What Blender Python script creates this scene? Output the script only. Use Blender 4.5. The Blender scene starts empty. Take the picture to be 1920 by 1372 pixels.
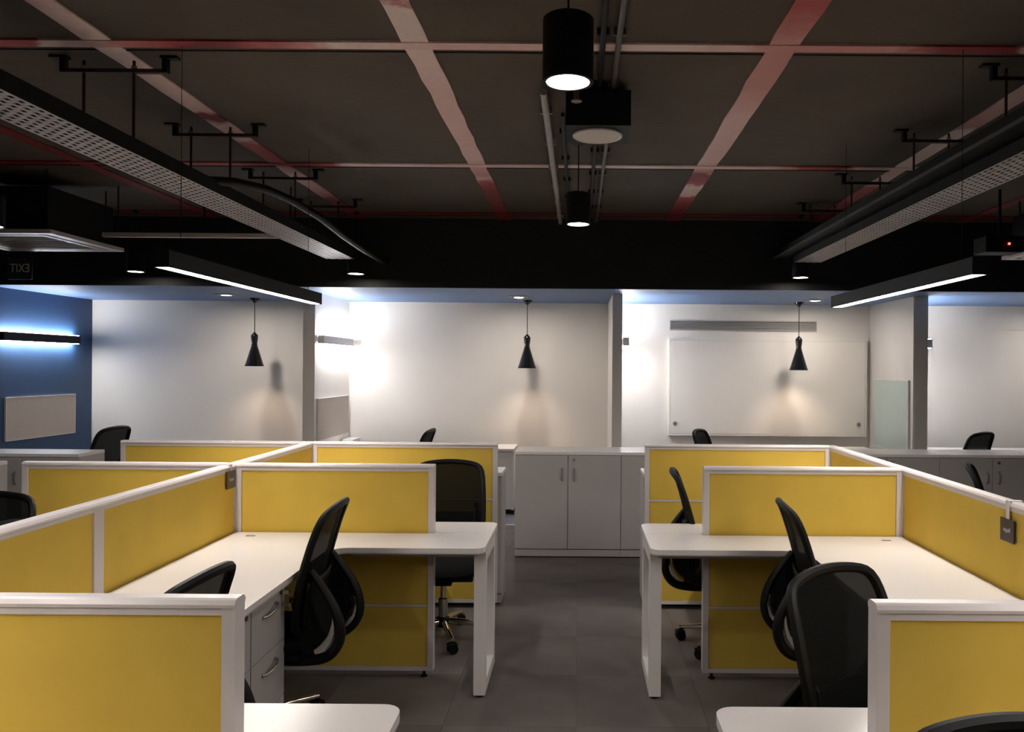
import bpy, bmesh, math, random
from mathutils import Vector, Matrix
random.seed(7)
SC = bpy.context.scene
COL = SC.collection
PI = math.pi

# ------------------------------------------------------------------ camera
F_PX = 1500.0
CAM_H = 1.617
cam_d = bpy.data.cameras.new('camera')
cam = bpy.data.objects.new('camera', cam_d)
COL.objects.link(cam)
cam_d.sensor_fit = 'HORIZONTAL'
cam_d.sensor_width = 36.0
cam_d.lens = 36.0 * F_PX / 1920.0
cam_d.shift_x = -125.0 / 1920.0
cam_d.shift_y = 2.0 / 1920.0
cam_d.clip_start = 0.05
cam.matrix_world = (Matrix.Translation((0, 0, CAM_H)) @ Matrix.Rotation(PI / 2, 4, 'X')
                    @ Matrix.Rotation(math.radians(0.42), 4, 'Z'))
SC.camera = cam

# ------------------------------------------------------------------ world, exposure
w = bpy.data.worlds.new('world')
SC.world = w
w.use_nodes = True
w.node_tree.nodes['Background'].inputs[0].default_value = (0.01, 0.011, 0.013, 1)
w.node_tree.nodes['Background'].inputs[1].default_value = 0.2
vs = SC.view_settings
vs.view_transform = 'Standard'
vs.look = 'None'
vs.gamma = 1.0
vs.exposure = 2.27
vs.use_curve_mapping = False

# emission strengths of the lamps
E_LINEAR = 17.8
E_CYL = 28.0
E_SCONCE = 15.0
E_SPOT = 95.0
E_BULB = 85.0

# ------------------------------------------------------------------ materials
MATS = {}
def mat(name, col, rough=0.5, metal=0.0, noise=0.0, nscale=8.0, bump=0.0, bscale=60.0, spec=0.5, stretch=None):
    m = bpy.data.materials.new(name)
    m.use_nodes = True
    nt = m.node_tree
    b = nt.nodes['Principled BSDF']
    b.inputs['Base Color'].default_value = (*col, 1)
    b.inputs['Roughness'].default_value = rough
    b.inputs['Metallic'].default_value = metal
    b.inputs['Specular IOR Level'].default_value = spec
    tc = nt.nodes.new('ShaderNodeTexCoord')
    src = tc.outputs['Object']
    if stretch:
        mp = nt.nodes.new('ShaderNodeMapping')
        mp.inputs['Scale'].default_value = stretch
        nt.links.new(src, mp.inputs['Vector'])
        src = mp.outputs['Vector']
    if noise > 0:
        n = nt.nodes.new('ShaderNodeTexNoise')
        n.inputs['Scale'].default_value = nscale
        n.inputs['Detail'].default_value = 5
        nt.links.new(src, n.inputs['Vector'])
        r = nt.nodes.new('ShaderNodeValToRGB')
        r.color_ramp.elements[0].position = 0.3
        r.color_ramp.elements[1].position = 0.7
        r.color_ramp.elements[0].color = (*[c * (1 - noise) for c in col], 1)
        r.color_ramp.elements[1].color = (*[min(1, c * (1 + noise)) for c in col], 1)
        nt.links.new(n.outputs['Fac'], r.inputs['Fac'])
        nt.links.new(r.outputs['Color'], b.inputs['Base Color'])
    if bump > 0:
        n2 = nt.nodes.new('ShaderNodeTexNoise')
        n2.inputs['Scale'].default_value = bscale
        n2.inputs['Detail'].default_value = 4
        nt.links.new(src, n2.inputs['Vector'])
        bp = nt.nodes.new('ShaderNodeBump')
        bp.inputs['Strength'].default_value = bump
        bp.inputs['Distance'].default_value = 0.01
        nt.links.new(n2.outputs['Fac'], bp.inputs['Height'])
        nt.links.new(bp.outputs['Normal'], b.inputs['Normal'])
    MATS[name] = m
    return m

def emat(name, col, strength):
    m = bpy.data.materials.new(name)
    m.use_nodes = True
    b = m.node_tree.nodes['Principled BSDF']
    b.inputs['Base Color'].default_value = (0.8, 0.8, 0.8, 1)
    b.inputs['Emission Color'].default_value = (*col, 1)
    b.inputs['Emission Strength'].default_value = strength
    MATS[name] = m
    return m

mat('concrete', (0.085, 0.065, 0.046), 0.85, noise=0.18, nscale=1.6, bump=0.5, bscale=14)
mat('black_paint', (0.009, 0.0125, 0.0155), 0.6, noise=0.2, nscale=3)
mat('navy_paint', (0.017, 0.055, 0.135), 0.55, noise=0.06, nscale=4)
mat('blue_paint', (0.11, 0.195, 0.38), 0.5, noise=0.04, nscale=3)
mat('white_wall', (0.78, 0.73, 0.67), 0.6, noise=0.015, nscale=2, bump=0.04, bscale=120)
mat('grey_wall', (0.40, 0.37, 0.34), 0.6, noise=0.02, nscale=2)
mat('dark_wall', (0.10, 0.095, 0.09), 0.7, noise=0.03, nscale=2)
mat('white_laminate', (0.76, 0.72, 0.69), 0.28, noise=0.012, nscale=3)
mat('edge_band', (0.50, 0.465, 0.45), 0.4, noise=0.02)
mat('cab_laminate', (0.43, 0.40, 0.385), 0.4, noise=0.02, nscale=5)
mat('frame_white', (0.62, 0.575, 0.565), 0.35, noise=0.02, nscale=10)
mat('leg_white', (0.72, 0.67, 0.65), 0.35, noise=0.02, nscale=10)
mat('yellow_fabric', (0.66, 0.455, 0.078), 0.85, noise=0.05, nscale=5, bump=0.12, bscale=420, spec=0.15)
mat('beige_fabric', (0.50, 0.44, 0.38), 0.9, noise=0.04, nscale=40, bump=0.1, bscale=300, spec=0.1)
mat('black_plastic', (0.0032, 0.0033, 0.003), 0.5, noise=0.1, nscale=20, spec=0.22)
mat('black_fabric', (0.0045, 0.005, 0.0048), 0.85, noise=0.15, nscale=90, bump=0.15, bscale=400, spec=0.12)
mat('chrome', (0.75, 0.73, 0.70), 0.12, 1.0, noise=0.03, nscale=20)
mat('steel', (0.36, 0.33, 0.31), 0.4, 0.9, noise=0.1, nscale=30)
mat('galvanized', (0.40, 0.36, 0.34), 0.5, 0.35, noise=0.12, nscale=20)
mat('grey_metal', (0.11, 0.105, 0.10), 0.5, 0.3, noise=0.1, nscale=12)
mat('black_metal', (0.006, 0.0068, 0.0075), 0.6, noise=0.1, nscale=15, spec=0.25)
mat('gloss_black', (0.006, 0.006, 0.006), 0.08, noise=0.05, nscale=10)
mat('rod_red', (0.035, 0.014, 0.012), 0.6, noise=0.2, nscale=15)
mat('sign_plate', (0.03, 0.042, 0.05), 0.15, noise=0.05)
mat('sign_text', (0.62, 0.68, 0.62), 0.5, noise=0.05)
mat('plate_purple', (0.022, 0.014, 0.035), 0.3, noise=0.1)
mat('plate_grey', (0.075, 0.055, 0.05), 0.3, noise=0.1)
mat('print_white', (0.6, 0.57, 0.62), 0.5, noise=0.05)
mat('glass_board', (0.42, 0.50, 0.46), 0.06, noise=0.02)
mat('gloss_laminate', (0.62, 0.60, 0.57), 0.12, noise=0.015)
mat('speaker_white', (0.62, 0.57, 0.53), 0.6, noise=0.03, nscale=80, bump=0.1, bscale=300)
mat('brass_lock', (0.25, 0.13, 0.10), 0.35, 0.8, noise=0.1)
emat('lamp_linear', (1.0, 0.93, 0.86), E_LINEAR)
emat('lamp_cyl', (0.97, 0.95, 1.0), E_CYL)
emat('lamp_cyl_warm', (1.0, 0.86, 0.72), E_CYL * 0.6)
emat('lamp_sconce', (0.95, 0.97, 1.0), E_SCONCE)
emat('lamp_spot', (1.0, 0.92, 0.84), E_SPOT)
emat('lamp_bulb', (1.0, 0.78, 0.58), E_BULB)
emat('led_red', (1.0, 0.05, 0.04), 2.0)

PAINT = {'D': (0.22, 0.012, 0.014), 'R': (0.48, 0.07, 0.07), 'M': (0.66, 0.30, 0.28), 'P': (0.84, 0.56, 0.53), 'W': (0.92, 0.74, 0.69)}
def stripe_mat(name, axis, stops):
    """stops: (metres along the stripe, paint key) - worn patches of red and pale pink paint"""
    m = bpy.data.materials.new(name)
    m.use_nodes = True
    nt = m.node_tree
    b = nt.nodes['Principled BSDF']
    b.inputs['Roughness'].default_value = 0.6
    tc = nt.nodes.new('ShaderNodeTexCoord')
    sep = nt.nodes.new('ShaderNodeSeparateXYZ')
    nt.links.new(tc.outputs['Object'], sep.inputs[0])
    n = nt.nodes.new('ShaderNodeTexNoise')
    n.inputs['Scale'].default_value = 9
    n.inputs['Detail'].default_value = 4
    nt.links.new(tc.outputs['Object'], n.inputs['Vector'])
    ad = nt.nodes.new('ShaderNodeMath'); ad.operation = 'MULTIPLY_ADD'
    ad.inputs[1].default_value = 0.30
    nt.links.new(n.outputs['Fac'], ad.inputs[0])
    nt.links.new(sep.outputs[axis], ad.inputs[2])
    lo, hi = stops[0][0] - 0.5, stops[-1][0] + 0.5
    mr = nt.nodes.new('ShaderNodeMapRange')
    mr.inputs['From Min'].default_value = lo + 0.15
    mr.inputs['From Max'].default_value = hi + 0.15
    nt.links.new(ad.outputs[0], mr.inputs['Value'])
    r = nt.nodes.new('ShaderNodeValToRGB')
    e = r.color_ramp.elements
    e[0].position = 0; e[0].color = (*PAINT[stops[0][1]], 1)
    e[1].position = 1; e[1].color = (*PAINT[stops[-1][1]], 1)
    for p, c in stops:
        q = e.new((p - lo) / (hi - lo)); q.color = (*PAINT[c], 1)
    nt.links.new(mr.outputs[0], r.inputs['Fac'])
    n2 = nt.nodes.new('ShaderNodeTexNoise')
    n2.inputs['Scale'].default_value = 30
    nt.links.new(tc.outputs['Object'], n2.inputs['Vector'])
    mx = nt.nodes.new('ShaderNodeMixRGB')
    mx.blend_type = 'MULTIPLY'
    mx.inputs[0].default_value = 0.2
    nt.links.new(r.outputs['Color'], mx.inputs[1])
    nt.links.new(n2.outputs['Fac'], mx.inputs[2])
    nt.links.new(mx.outputs['Color'], b.inputs['Base Color'])
    MATS[name] = m
    return m

def floor_mat(name, c1, c2):
    m = bpy.data.materials.new(name)
    m.use_nodes = True
    nt = m.node_tree
    b = nt.nodes['Principled BSDF']
    b.inputs['Roughness'].default_value = 0.75
    tc = nt.nodes.new('ShaderNodeTexCoord')
    n = nt.nodes.new('ShaderNodeTexNoise')
    n.inputs['Scale'].default_value = 2.2
    n.inputs['Detail'].default_value = 6
    nt.links.new(tc.outputs['Object'], n.inputs['Vector'])
    r = nt.nodes.new('ShaderNodeValToRGB')
    r.color_ramp.elements[0].position = 0.35
    r.color_ramp.elements[1].position = 0.68
    r.color_ramp.elements[0].color = (*c1, 1)
    r.color_ramp.elements[1].color = (*c2, 1)
    nt.links.new(n.outputs['Fac'], r.inputs['Fac'])
    nt.links.new(r.outputs['Color'], b.inputs['Base Color'])
    n2 = nt.nodes.new('ShaderNodeTexNoise')
    n2.inputs['Scale'].default_value = 350
    nt.links.new(tc.outputs['Object'], n2.inputs['Vector'])
    bp = nt.nodes.new('ShaderNodeBump')
    bp.inputs['Strength'].default_value = 0.2
    bp.inputs['Distance'].default_value = 0.005
    nt.links.new(n2.outputs['Fac'], bp.inputs['Height'])
    nt.links.new(bp.outputs['Normal'], b.inputs['Normal'])
    MATS[name] = m
    return m
floor_mat('carpet', (0.108, 0.088, 0.076), (0.160, 0.138, 0.122))
floor_mat('carpet_joint', (0.085, 0.07, 0.061), (0.10, 0.085, 0.076))
floor_mat('blue_carpet', (0.115, 0.125, 0.16), (0.15, 0.16, 0.20))

def mesh_fabric():
    m = mat('mesh_fabric', (0.0038, 0.0042, 0.0038), 0.8, noise=0.1, nscale=60, spec=0.1)
    nt = m.node_tree
    b = nt.nodes['Principled BSDF']
    out = [n for n in nt.nodes if n.type == 'OUTPUT_MATERIAL'][0]
    tr = nt.nodes.new('ShaderNodeBsdfTransparent')
    mx = nt.nodes.new('ShaderNodeMixShader')
    mx.inputs[0].default_value = 0.97
    nt.links.new(tr.outputs[0], mx.inputs[1])
    nt.links.new(b.outputs[0], mx.inputs[2])
    nt.links.new(mx.outputs[0], out.inputs['Surface'])
mesh_fabric()

# ------------------------------------------------------------------ mesh helpers
class MB:
    def __init__(self):
        self.v = []; self.f = []
    def add(self, vs, fs):
        o = len(self.v)
        self.v += [tuple(p) for p in vs]
        self.f += [tuple(i + o for i in q) for q in fs]
        return self
    def box(self, x0, x1, y0, y1, z0, z1, b=0.0):
        if b <= 0:
            vs = [(x0, y0, z0), (x1, y0, z0), (x1, y1, z0), (x0, y1, z0), (x0, y0, z1), (x1, y0, z1), (x1, y1, z1), (x0, y1, z1)]
            return self.add(vs, [(0, 3, 2, 1), (4, 5, 6, 7), (0, 1, 5, 4), (1, 2, 6, 5), (2, 3, 7, 6), (3, 0, 4, 7)])
        bm = bmesh.new()
        bmesh.ops.create_cube(bm, size=1)
        for vv in bm.verts:
            vv.co = Vector(((x0 + x1) / 2 + vv.co.x * (x1 - x0), (y0 + y1) / 2 + vv.co.y * (y1 - y0), (z0 + z1) / 2 + vv.co.z * (z1 - z0)))
        bmesh.ops.bevel(bm, geom=bm.edges[:], offset=b, segments=2, affect='EDGES', profile=0.7)
        bm.verts.index_update()
        vs = [vv.co[:] for vv in bm.verts]
        fs = [[vv.index for vv in f.verts] for f in bm.faces]
        bm.free()
        return self.add(vs, fs)
    def prism(self, pts, z0, z1):
        n = len(pts)
        a = sum(pts[i][0] * pts[(i + 1) % n][1] - pts[(i + 1) % n][0] * pts[i][1] for i in range(n))
        if a < 0: pts = pts[::-1]
        vs = [(x, y, z0) for x, y in pts] + [(x, y, z1) for x, y in pts]
        fs = [tuple(range(n - 1, -1, -1)), tuple(range(n, 2 * n))]
        fs += [(i, (i + 1) % n, n + (i + 1) % n, n + i) for i in range(n)]
        return self.add(vs, fs)
    def lathe(self, prof, c=(0, 0, 0), n=24, cap=True):
        vs = []; fs = []
        for r, z in prof:
            for k in range(n):
                a = 2 * PI * k / n
                vs.append((c[0] + r * math.cos(a), c[1] + r * math.sin(a), c[2] + z))
        m = len(prof)
        for j in range(m - 1):
            for k in range(n):
                k2 = (k + 1) % n
                fs.append((j * n + k, j * n + k2, (j + 1) * n + k2, (j + 1) * n + k))
        if cap:
            fs.append(tuple(range(n - 1, -1, -1)))
            fs.append(tuple(range((m - 1) * n, m * n)))
        return self.add(vs, fs)
    def tube(self, pts, r, n=8, closed=False, flat=None):
        P = [Vector(p) for p in pts]
        m = len(P)
        rings = []
        up = Vector((0, 0, 1))
        prev = None
        for i in range(m):
            if closed:
                t = P[(i + 1) % m] - P[i - 1]
            else:
                t = P[min(i + 1, m - 1)] - P[max(i - 1, 0)]
            t.normalize()
            if prev is None:
                ref = up if abs(t.z) < 0.9 else Vector((1, 0, 0))
                s = t.cross(ref).normalized()
            else:
                s = (prev - t * prev.dot(t)).normalized()
            prev = s
            u = s.cross(t).normalized()
            rr = r[i] if isinstance(r, (list, tuple)) else r
            ring = []
            for k in range(n):
                a = 2 * PI * k / n
                ring.append(P[i] + s * rr * math.cos(a) * (flat or 1) + u * rr * math.sin(a))
            rings.append(ring)
        vs = [p[:] for rg in rings for p in rg]
        fs = []
        for i in range(m if closed else m - 1):
            i2 = (i + 1) % m
            for k in range(n):
                k2 = (k + 1) % n
                fs.append((i * n + k, i2 * n + k, i2 * n + k2, i * n + k2))
        if not closed:
            fs.append(tuple(range(n)))
            fs.append(tuple(range((m - 1) * n + n - 1, (m - 1) * n - 1, -1)))
        return self.add(vs, fs)
    def mesh(self, name, material, smooth=False):
        me = bpy.data.meshes.new(name)
        me.from_pydata(self.v, [], self.f)
        bm = bmesh.new()
        bm.from_mesh(me)
        bmesh.ops.recalc_face_normals(bm, faces=bm.faces[:])
        bm.to_mesh(me)
        bm.free()
        me.materials.append(MATS[material])
        if smooth:
            for p in me.polygons: p.use_smooth = True
            try: me.set_sharp_from_angle(angle=math.radians(40))
            except Exception: pass
        me.update()
        return me
    def build(self, name, material, parent=None, smooth=False):
        o = bpy.data.objects.new(name, self.mesh(name, material, smooth))
        COL.objects.link(o)
        if parent is not None: o.parent = parent
        return o

def B(*a, **k): return MB().box(*a, **k)
def tag(o, label, cat, group=None):
    o['label'] = label; o['category'] = cat
    if group: o['group'] = group
    return o
def thing(name, label, cat, loc=(0, 0, 0), rz=0.0, group=None):
    o = bpy.data.objects.new(name, None)
    COL.objects.link(o)
    o.empty_display_size = 0.1
    o.location = loc; o.rotation_euler = (0, 0, rz)
    return tag(o, label, cat, group)
def struct(name, mb, material, parent=None):
    o = mb.build(name, material, parent)
    if parent is None: o['kind'] = 'structure'
    return o
def inst(name, me, parent, loc=(0, 0, 0), rot=(0, 0, 0)):
    o = bpy.data.objects.new(name, me)
    COL.objects.link(o)
    o.parent = parent
    o.location = loc; o.rotation_euler = rot
    return o
def copy_tree(o, parent=None):
    c = o.copy()
    COL.objects.link(c)
    c.parent = parent
    for ch in list(o.children): copy_tree(ch, c)
    return c
def arc(cx, cy, r, a0, a1, n=5):
    return [(cx + r * math.cos(a0 + (a1 - a0) * i / n), cy + r * math.sin(a0 + (a1 - a0) * i / n)) for i in range(n + 1)]

# ------------------------------------------------------------------ dimensions
ZC = 3.06            # concrete slab
ZB = 2.385           # booth ceiling
YB = 7.83            # bulkhead face
YW = 9.60            # back wall of the booths
XL, XR = -7.2, 7.2
TZ = CAM_H + 0.985     # underside of the cable trays
Y0 = -4.2
DJ, D1, D2, D3 = 2.97, 1.77, 4.175, 5.375
D0 = 0.57
SXL, SXR = -1.775, 1.684      # inner faces of the two spines
SP_T = 0.05
DESK_Z = 0.75
PAN_Z = 1.105

# ------------------------------------------------------------------ setting
fl = struct('floor', B(XL, XR, Y0, 8.15, -0.10, -0.006), 'carpet_joint')
T = 0.6
tile_me = {}
def carpet_tile(x0, x1, y0, y1):
    key = (round(x1 - x0, 3), round(y1 - y0, 3))
    if key not in tile_me:
        tile_me[key] = B(0, key[0] - 0.0015, 0, key[1] - 0.0015, -0.006, 0.0).mesh('carpet_tile', 'carpet')
    inst('carpet_tile', tile_me[key], fl, (x0, y0, 0))
ys = [Y0 + i * T for i in range(int((8.15 - Y0) / T) + 1)] + [8.15]
xs = [XL + i * T for i in range(int((XR - XL) / T) + 1)]
for j in range(len(ys) - 1):
    if ys[j + 1] - ys[j] < 0.02: continue
    if ys[j] < 1.0 or ys[j] > 7.5:
        carpet_tile(XL, XR, ys[j], ys[j + 1])
        continue
    lo, hi = -1.2, 1.2
    carpet_tile(XL, lo, ys[j], ys[j + 1]); carpet_tile(hi, XR, ys[j], ys[j + 1])
    for i in range(4): carpet_tile(lo + i * T, lo + (i + 1) * T, ys[j], ys[j + 1])
bf = struct('floor_booths', B(XL, XR, 8.15, YW + 0.1, -0.10, 0.0), 'blue_carpet')
struct('threshold_strip', B(XL, XR, 8.13, 8.17, 0.0, 0.006), 'frame_white', bf)

ce = struct('ceiling', B(XL, XR, Y0, YB, ZC, ZC + 0.15), 'concrete')
k = 0
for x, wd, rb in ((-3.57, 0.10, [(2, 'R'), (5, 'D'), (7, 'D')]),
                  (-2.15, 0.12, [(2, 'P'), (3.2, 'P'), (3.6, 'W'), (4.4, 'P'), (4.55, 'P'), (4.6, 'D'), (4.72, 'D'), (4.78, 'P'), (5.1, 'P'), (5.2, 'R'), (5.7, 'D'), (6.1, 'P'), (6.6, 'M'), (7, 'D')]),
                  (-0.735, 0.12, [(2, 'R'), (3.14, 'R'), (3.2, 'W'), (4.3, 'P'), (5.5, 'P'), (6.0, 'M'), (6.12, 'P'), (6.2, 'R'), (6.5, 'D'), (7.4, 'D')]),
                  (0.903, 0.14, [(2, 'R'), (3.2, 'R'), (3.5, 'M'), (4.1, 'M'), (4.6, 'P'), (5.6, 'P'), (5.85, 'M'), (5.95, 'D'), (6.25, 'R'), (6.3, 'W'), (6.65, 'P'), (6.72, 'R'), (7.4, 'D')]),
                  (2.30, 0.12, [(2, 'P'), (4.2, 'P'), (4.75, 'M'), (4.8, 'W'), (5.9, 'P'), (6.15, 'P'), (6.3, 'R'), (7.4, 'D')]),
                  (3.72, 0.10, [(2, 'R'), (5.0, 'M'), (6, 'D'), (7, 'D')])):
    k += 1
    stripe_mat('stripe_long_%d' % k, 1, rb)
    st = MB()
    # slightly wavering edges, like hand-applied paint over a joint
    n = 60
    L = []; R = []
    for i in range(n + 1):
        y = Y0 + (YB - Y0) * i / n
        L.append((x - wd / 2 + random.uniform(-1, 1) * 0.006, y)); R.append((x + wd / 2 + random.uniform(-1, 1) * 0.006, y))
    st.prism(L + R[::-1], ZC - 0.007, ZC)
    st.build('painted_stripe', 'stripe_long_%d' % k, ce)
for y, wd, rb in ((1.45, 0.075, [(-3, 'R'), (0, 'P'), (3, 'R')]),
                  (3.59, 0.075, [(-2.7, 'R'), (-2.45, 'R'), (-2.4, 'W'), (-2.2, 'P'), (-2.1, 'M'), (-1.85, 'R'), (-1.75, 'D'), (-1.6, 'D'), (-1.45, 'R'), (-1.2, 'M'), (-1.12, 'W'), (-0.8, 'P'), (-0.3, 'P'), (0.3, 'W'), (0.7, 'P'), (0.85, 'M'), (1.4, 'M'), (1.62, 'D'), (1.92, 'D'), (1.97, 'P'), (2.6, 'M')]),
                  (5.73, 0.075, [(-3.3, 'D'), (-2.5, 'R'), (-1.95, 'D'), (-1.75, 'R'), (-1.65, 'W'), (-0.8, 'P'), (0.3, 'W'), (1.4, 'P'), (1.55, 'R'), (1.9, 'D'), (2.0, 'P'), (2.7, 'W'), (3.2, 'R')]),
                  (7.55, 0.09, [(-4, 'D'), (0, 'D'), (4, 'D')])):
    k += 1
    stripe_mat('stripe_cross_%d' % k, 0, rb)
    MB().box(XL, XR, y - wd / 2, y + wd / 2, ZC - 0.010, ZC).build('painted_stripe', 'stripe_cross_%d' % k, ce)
    MB().box(XL, XR, y + wd / 2 + 0.045, y + wd / 2 + 0.057, ZC - 0.006, ZC).build('step_shadow_line', 'rod_red', ce)  # thin dark strip painted as the shadow line along a slab step

struct('wall_bulkhead', B(XL, XR, YB, YB + 0.12, ZB, ZC + 0.15), 'black_paint')
struct('ceiling_booths', B(XL, XR, YB + 0.005, YW + 0.1, ZB - 0.004, ZB + 0.1), 'blue_paint')
struct('wall_back', B(-5.9, XR, YW, YW + 0.12, 0, ZB), 'white_wall')
struct('wall_blue', B(-5.96, -5.84, 7.35, YW + 0.12, 0, ZB), 'navy_paint')
struct('wall_left', B(XL - 0.1, XL, Y0, YW + 0.1, 0, ZC), 'dark_wall')
struct('wall_right', B(XR, XR + 0.1, Y0, YW + 0.1, 0, ZC), 'dark_wall')
struct('wall_front', B(XL, XR, Y0 - 0.1, Y0, 0, ZC), 'dark_wall')
struct('wall_fin_1', B(-2.875, -2.752, 8.34, YW, 0, ZB), 'white_wall')
struct('wall_fin_2', B(0.35, 0.452, 8.34, YW, 0, ZB), 'white_wall')
f3 = struct('wall_fin_3', B(3.50, 3.64, 8.34, YW, 0, ZB), 'white_wall')
struct('cladding', B(3.490, 3.50, 8.345, YW - 0.002, 0.02, ZB - 0.005), 'gloss_laminate', f3)
struct('trim_1', B(3.645, XR, YW - 0.02, YW, 2.10, ZB), 'white_wall')

# ------------------------------------------------------------------ lamps
def linear_light(x, y0, y1, z, label):
    t = thing('linear_pendant_light', label, 'ceiling light', (x, (y0 + y1) / 2, z), group='linear pendant lights over the desks')
    h = (y1 - y0) / 2
    b = MB()
    b.box(-0.036, 0.036, -h, h, 0.012, 0.075)
    b.box(-0.036, -0.031, -h, h, 0.0, 0.012)
    b.box(0.031, 0.036, -h, h, 0.0, 0.012)
    b.build('housing', 'black_metal', t)
    B(-0.031, 0.031, -h + 0.006, h - 0.006, 0.002, 0.012).build('diffuser', 'lamp_linear', t)
    for s in (-1, 1):
        B(-0.037, 0.037, s * h - 0.004, s * h + 0.004, -0.001, 0.076).build('end_cap', 'black_metal', t)
        MB().tube([(0, s * (h - 0.17), 0.075), (0, s * (h - 0.17), ZC - z)], 0.0014, 6).build('suspension_wire', 'black_metal', t)
    return t
linear_light(-1.80, 3.44, 5.48, 2.034, 'glowing black linear pendant left of aisle, hanging over the left desk cluster')
linear_light(1.71, 3.41, 5.31, 2.024, 'glowing black linear pendant right of aisle, hanging over the right desk cluster')
linear_light(-1.80, 0.25, 2.27, 2.034, 'nearer linear pendant over the front left desks')
linear_light(1.71, 0.25, 2.27, 2.024, 'nearer linear pendant over the front right desks')

def cyl_light(x, y, z, label, warm=False):
    t = thing('cylinder_downlight', label, 'ceiling light', (x, y, z), group='black cylinder downlights')
    MB().lathe([(0.068, 0.0), (0.080, 0.0), (0.080, 0.195), (0.074, 0.20), (0.02, 0.20), (0.02, 0.02), (0.068, 0.02)], n=32, cap=False).build('housing', 'black_metal', t, True)
    MB().lathe([(0.0685, 0.004), (0.0685, 0.016)], n=32).build('diffuser', 'lamp_cyl_warm' if warm else 'lamp_cyl', t)
    MB().tube([(0, 0, 0.19), (0, 0, ZC - z)], 0.004, 6).build('cord', 'black_metal', t)
    MB().lathe([(0.03, ZC - z - 0.02), (0.03, ZC - z)], n=16).build('ceiling_rose', 'black_metal', t)
cyl_light(-0.04, 2.50, 2.505, 'large bright black cylinder downlight nearest the camera above the aisle')
cyl_light(-0.01, 5.13, 2.53, 'smaller bright cylinder downlight farther along the aisle, below the speaker')
cyl_light(-2.10, 7.52, 2.475, 'warm cylinder downlight at the far end of the left perforated tray', True)
cyl_light(2.08, 7.52, 2.47, 'warm cylinder downlight at the far end of the right perforated tray', True)
cyl_light(-4.17, 7.52, 2.48, 'warm cylinder downlight above the blue wall corner, left of linear pendant', True)
cyl_light(-3.78, 5.13, 2.49, 'cylinder downlight cut off by the left picture edge', False)

def spot(x, y, label):
    t = thing('recessed_spot', label, 'spotlight', (x, y, ZB - 0.004), group='recessed spots in the blue booth ceiling')
    MB().box(-0.10, 0.10, -0.10, 0.10, -0.006, 0.0, b=0.002).build('trim_plate', 'steel', t)
    MB().lathe([(0.052, -0.006), (0.060, -0.014), (0.065, -0.006)], n=24, cap=False).build('bezel', 'chrome', t, True)
    MB().lathe([(0.050, -0.010), (0.050, -0.006)], n=24).build('lens', 'lamp_spot', t)
spot(-3.85, 8.73, 'recessed square spot in blue ceiling by the leftmost pendant')
spot(-0.66, 8.73, 'recessed square spot in blue ceiling by the middle pendant')
spot(2.62, 8.88, 'recessed square spot in blue ceiling by the rightmost pendant')

def sconce(x, y0, y1, z, body, label):
    t = thing('wall_sconce', label, 'wall light', (x, (y0 + y1) / 2, z), group='up-and-down wall sconces')
    h = (y1 - y0) / 2
    B(0.012, 0.075, -h, h, -0.045, 0.045, b=0.004).build('housing', body, t)
    B(0.0, 0.012, -h * 0.6, h * 0.6, -0.03, 0.03).build('wall_bracket', body, t)
    B(0.016, 0.068, -h + 0.02, h - 0.02, 0.0445, 0.049).build('upper_diffuser', 'lamp_sconce', t)
    B(0.016, 0.068, -h + 0.02, h - 0.02, -0.049, -0.0445).build('lower_diffuser', 'lamp_sconce', t)
sconce(-5.84, 8.02, 9.26, 1.888, 'black_metal', 'black bar sconce glowing up and down on the blue wall')
sconce(-2.752, 8.40, 9.50, 1.890, 'leg_white', 'white bar sconce washing the left white fin wall')
sconce(0.452, 8.40, 9.50, 1.890, 'leg_white', 'white sconce end peeking out behind the middle fin wall')
sconce(3.64, 8.40, 9.50, 1.890, 'leg_white', 'white sconce end peeking out behind the right fin wall')

def pendant(x, y, label):
    t = thing('pendant_lamp', label, 'pendant lamp', (x, y, ZB - 0.004), group='black bell pendants along the booths')
    MB().lathe([(0.055, 0), (0.052, -0.02), (0.02, -0.045), (0.008, -0.055)], n=20).build('canopy', 'gloss_black', t, True)
    MB().tube([(0, 0, -0.05), (0, 0, -0.42)], 0.0045, 6).build('cord', 'black_metal', t)
    zt = -0.42
    prof = [(0.034, 0.0), (0.040, -0.012), (0.036, -0.06), (0.030, -0.10), (0.036, -0.135), (0.062, -0.22), (0.092, -0.32), (0.108, -0.362)]
    inner = [(max(0.005, r - 0.006), z) for r, z in prof[::-1]]
    MB().lathe([(r, z + zt) for r, z in prof + inner], n=28, cap=False).add([], []).build('shade', 'gloss_black', t, True)
    MB().lathe([(0.006, 0.03 + zt), (0.034, 0.0 + zt)], n=20).build('neck_cap', 'gloss_black', t, True)
    MB().lathe([(0.012, -0.16 + zt), (0.030, -0.20 + zt), (0.034, -0.235 + zt), (0.024, -0.265 + zt), (0.006, -0.275 + zt)], n=16).build('bulb', 'lamp_bulb', t, True)
pendant(-3.73, 9.2, 'black bell pendant in the booth beside the blue wall, leftmost')
pendant(-0.595, 9.2, 'black bell pendant in the middle booth, left of the middle fin')
spot(5.75, 8.88, 'recessed spot in the booth ceiling beyond the right picture edge')
pendant(2.53, 9.2, 'black bell pendant in front of the sliding-door wall cabinet, rightmost')

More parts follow.
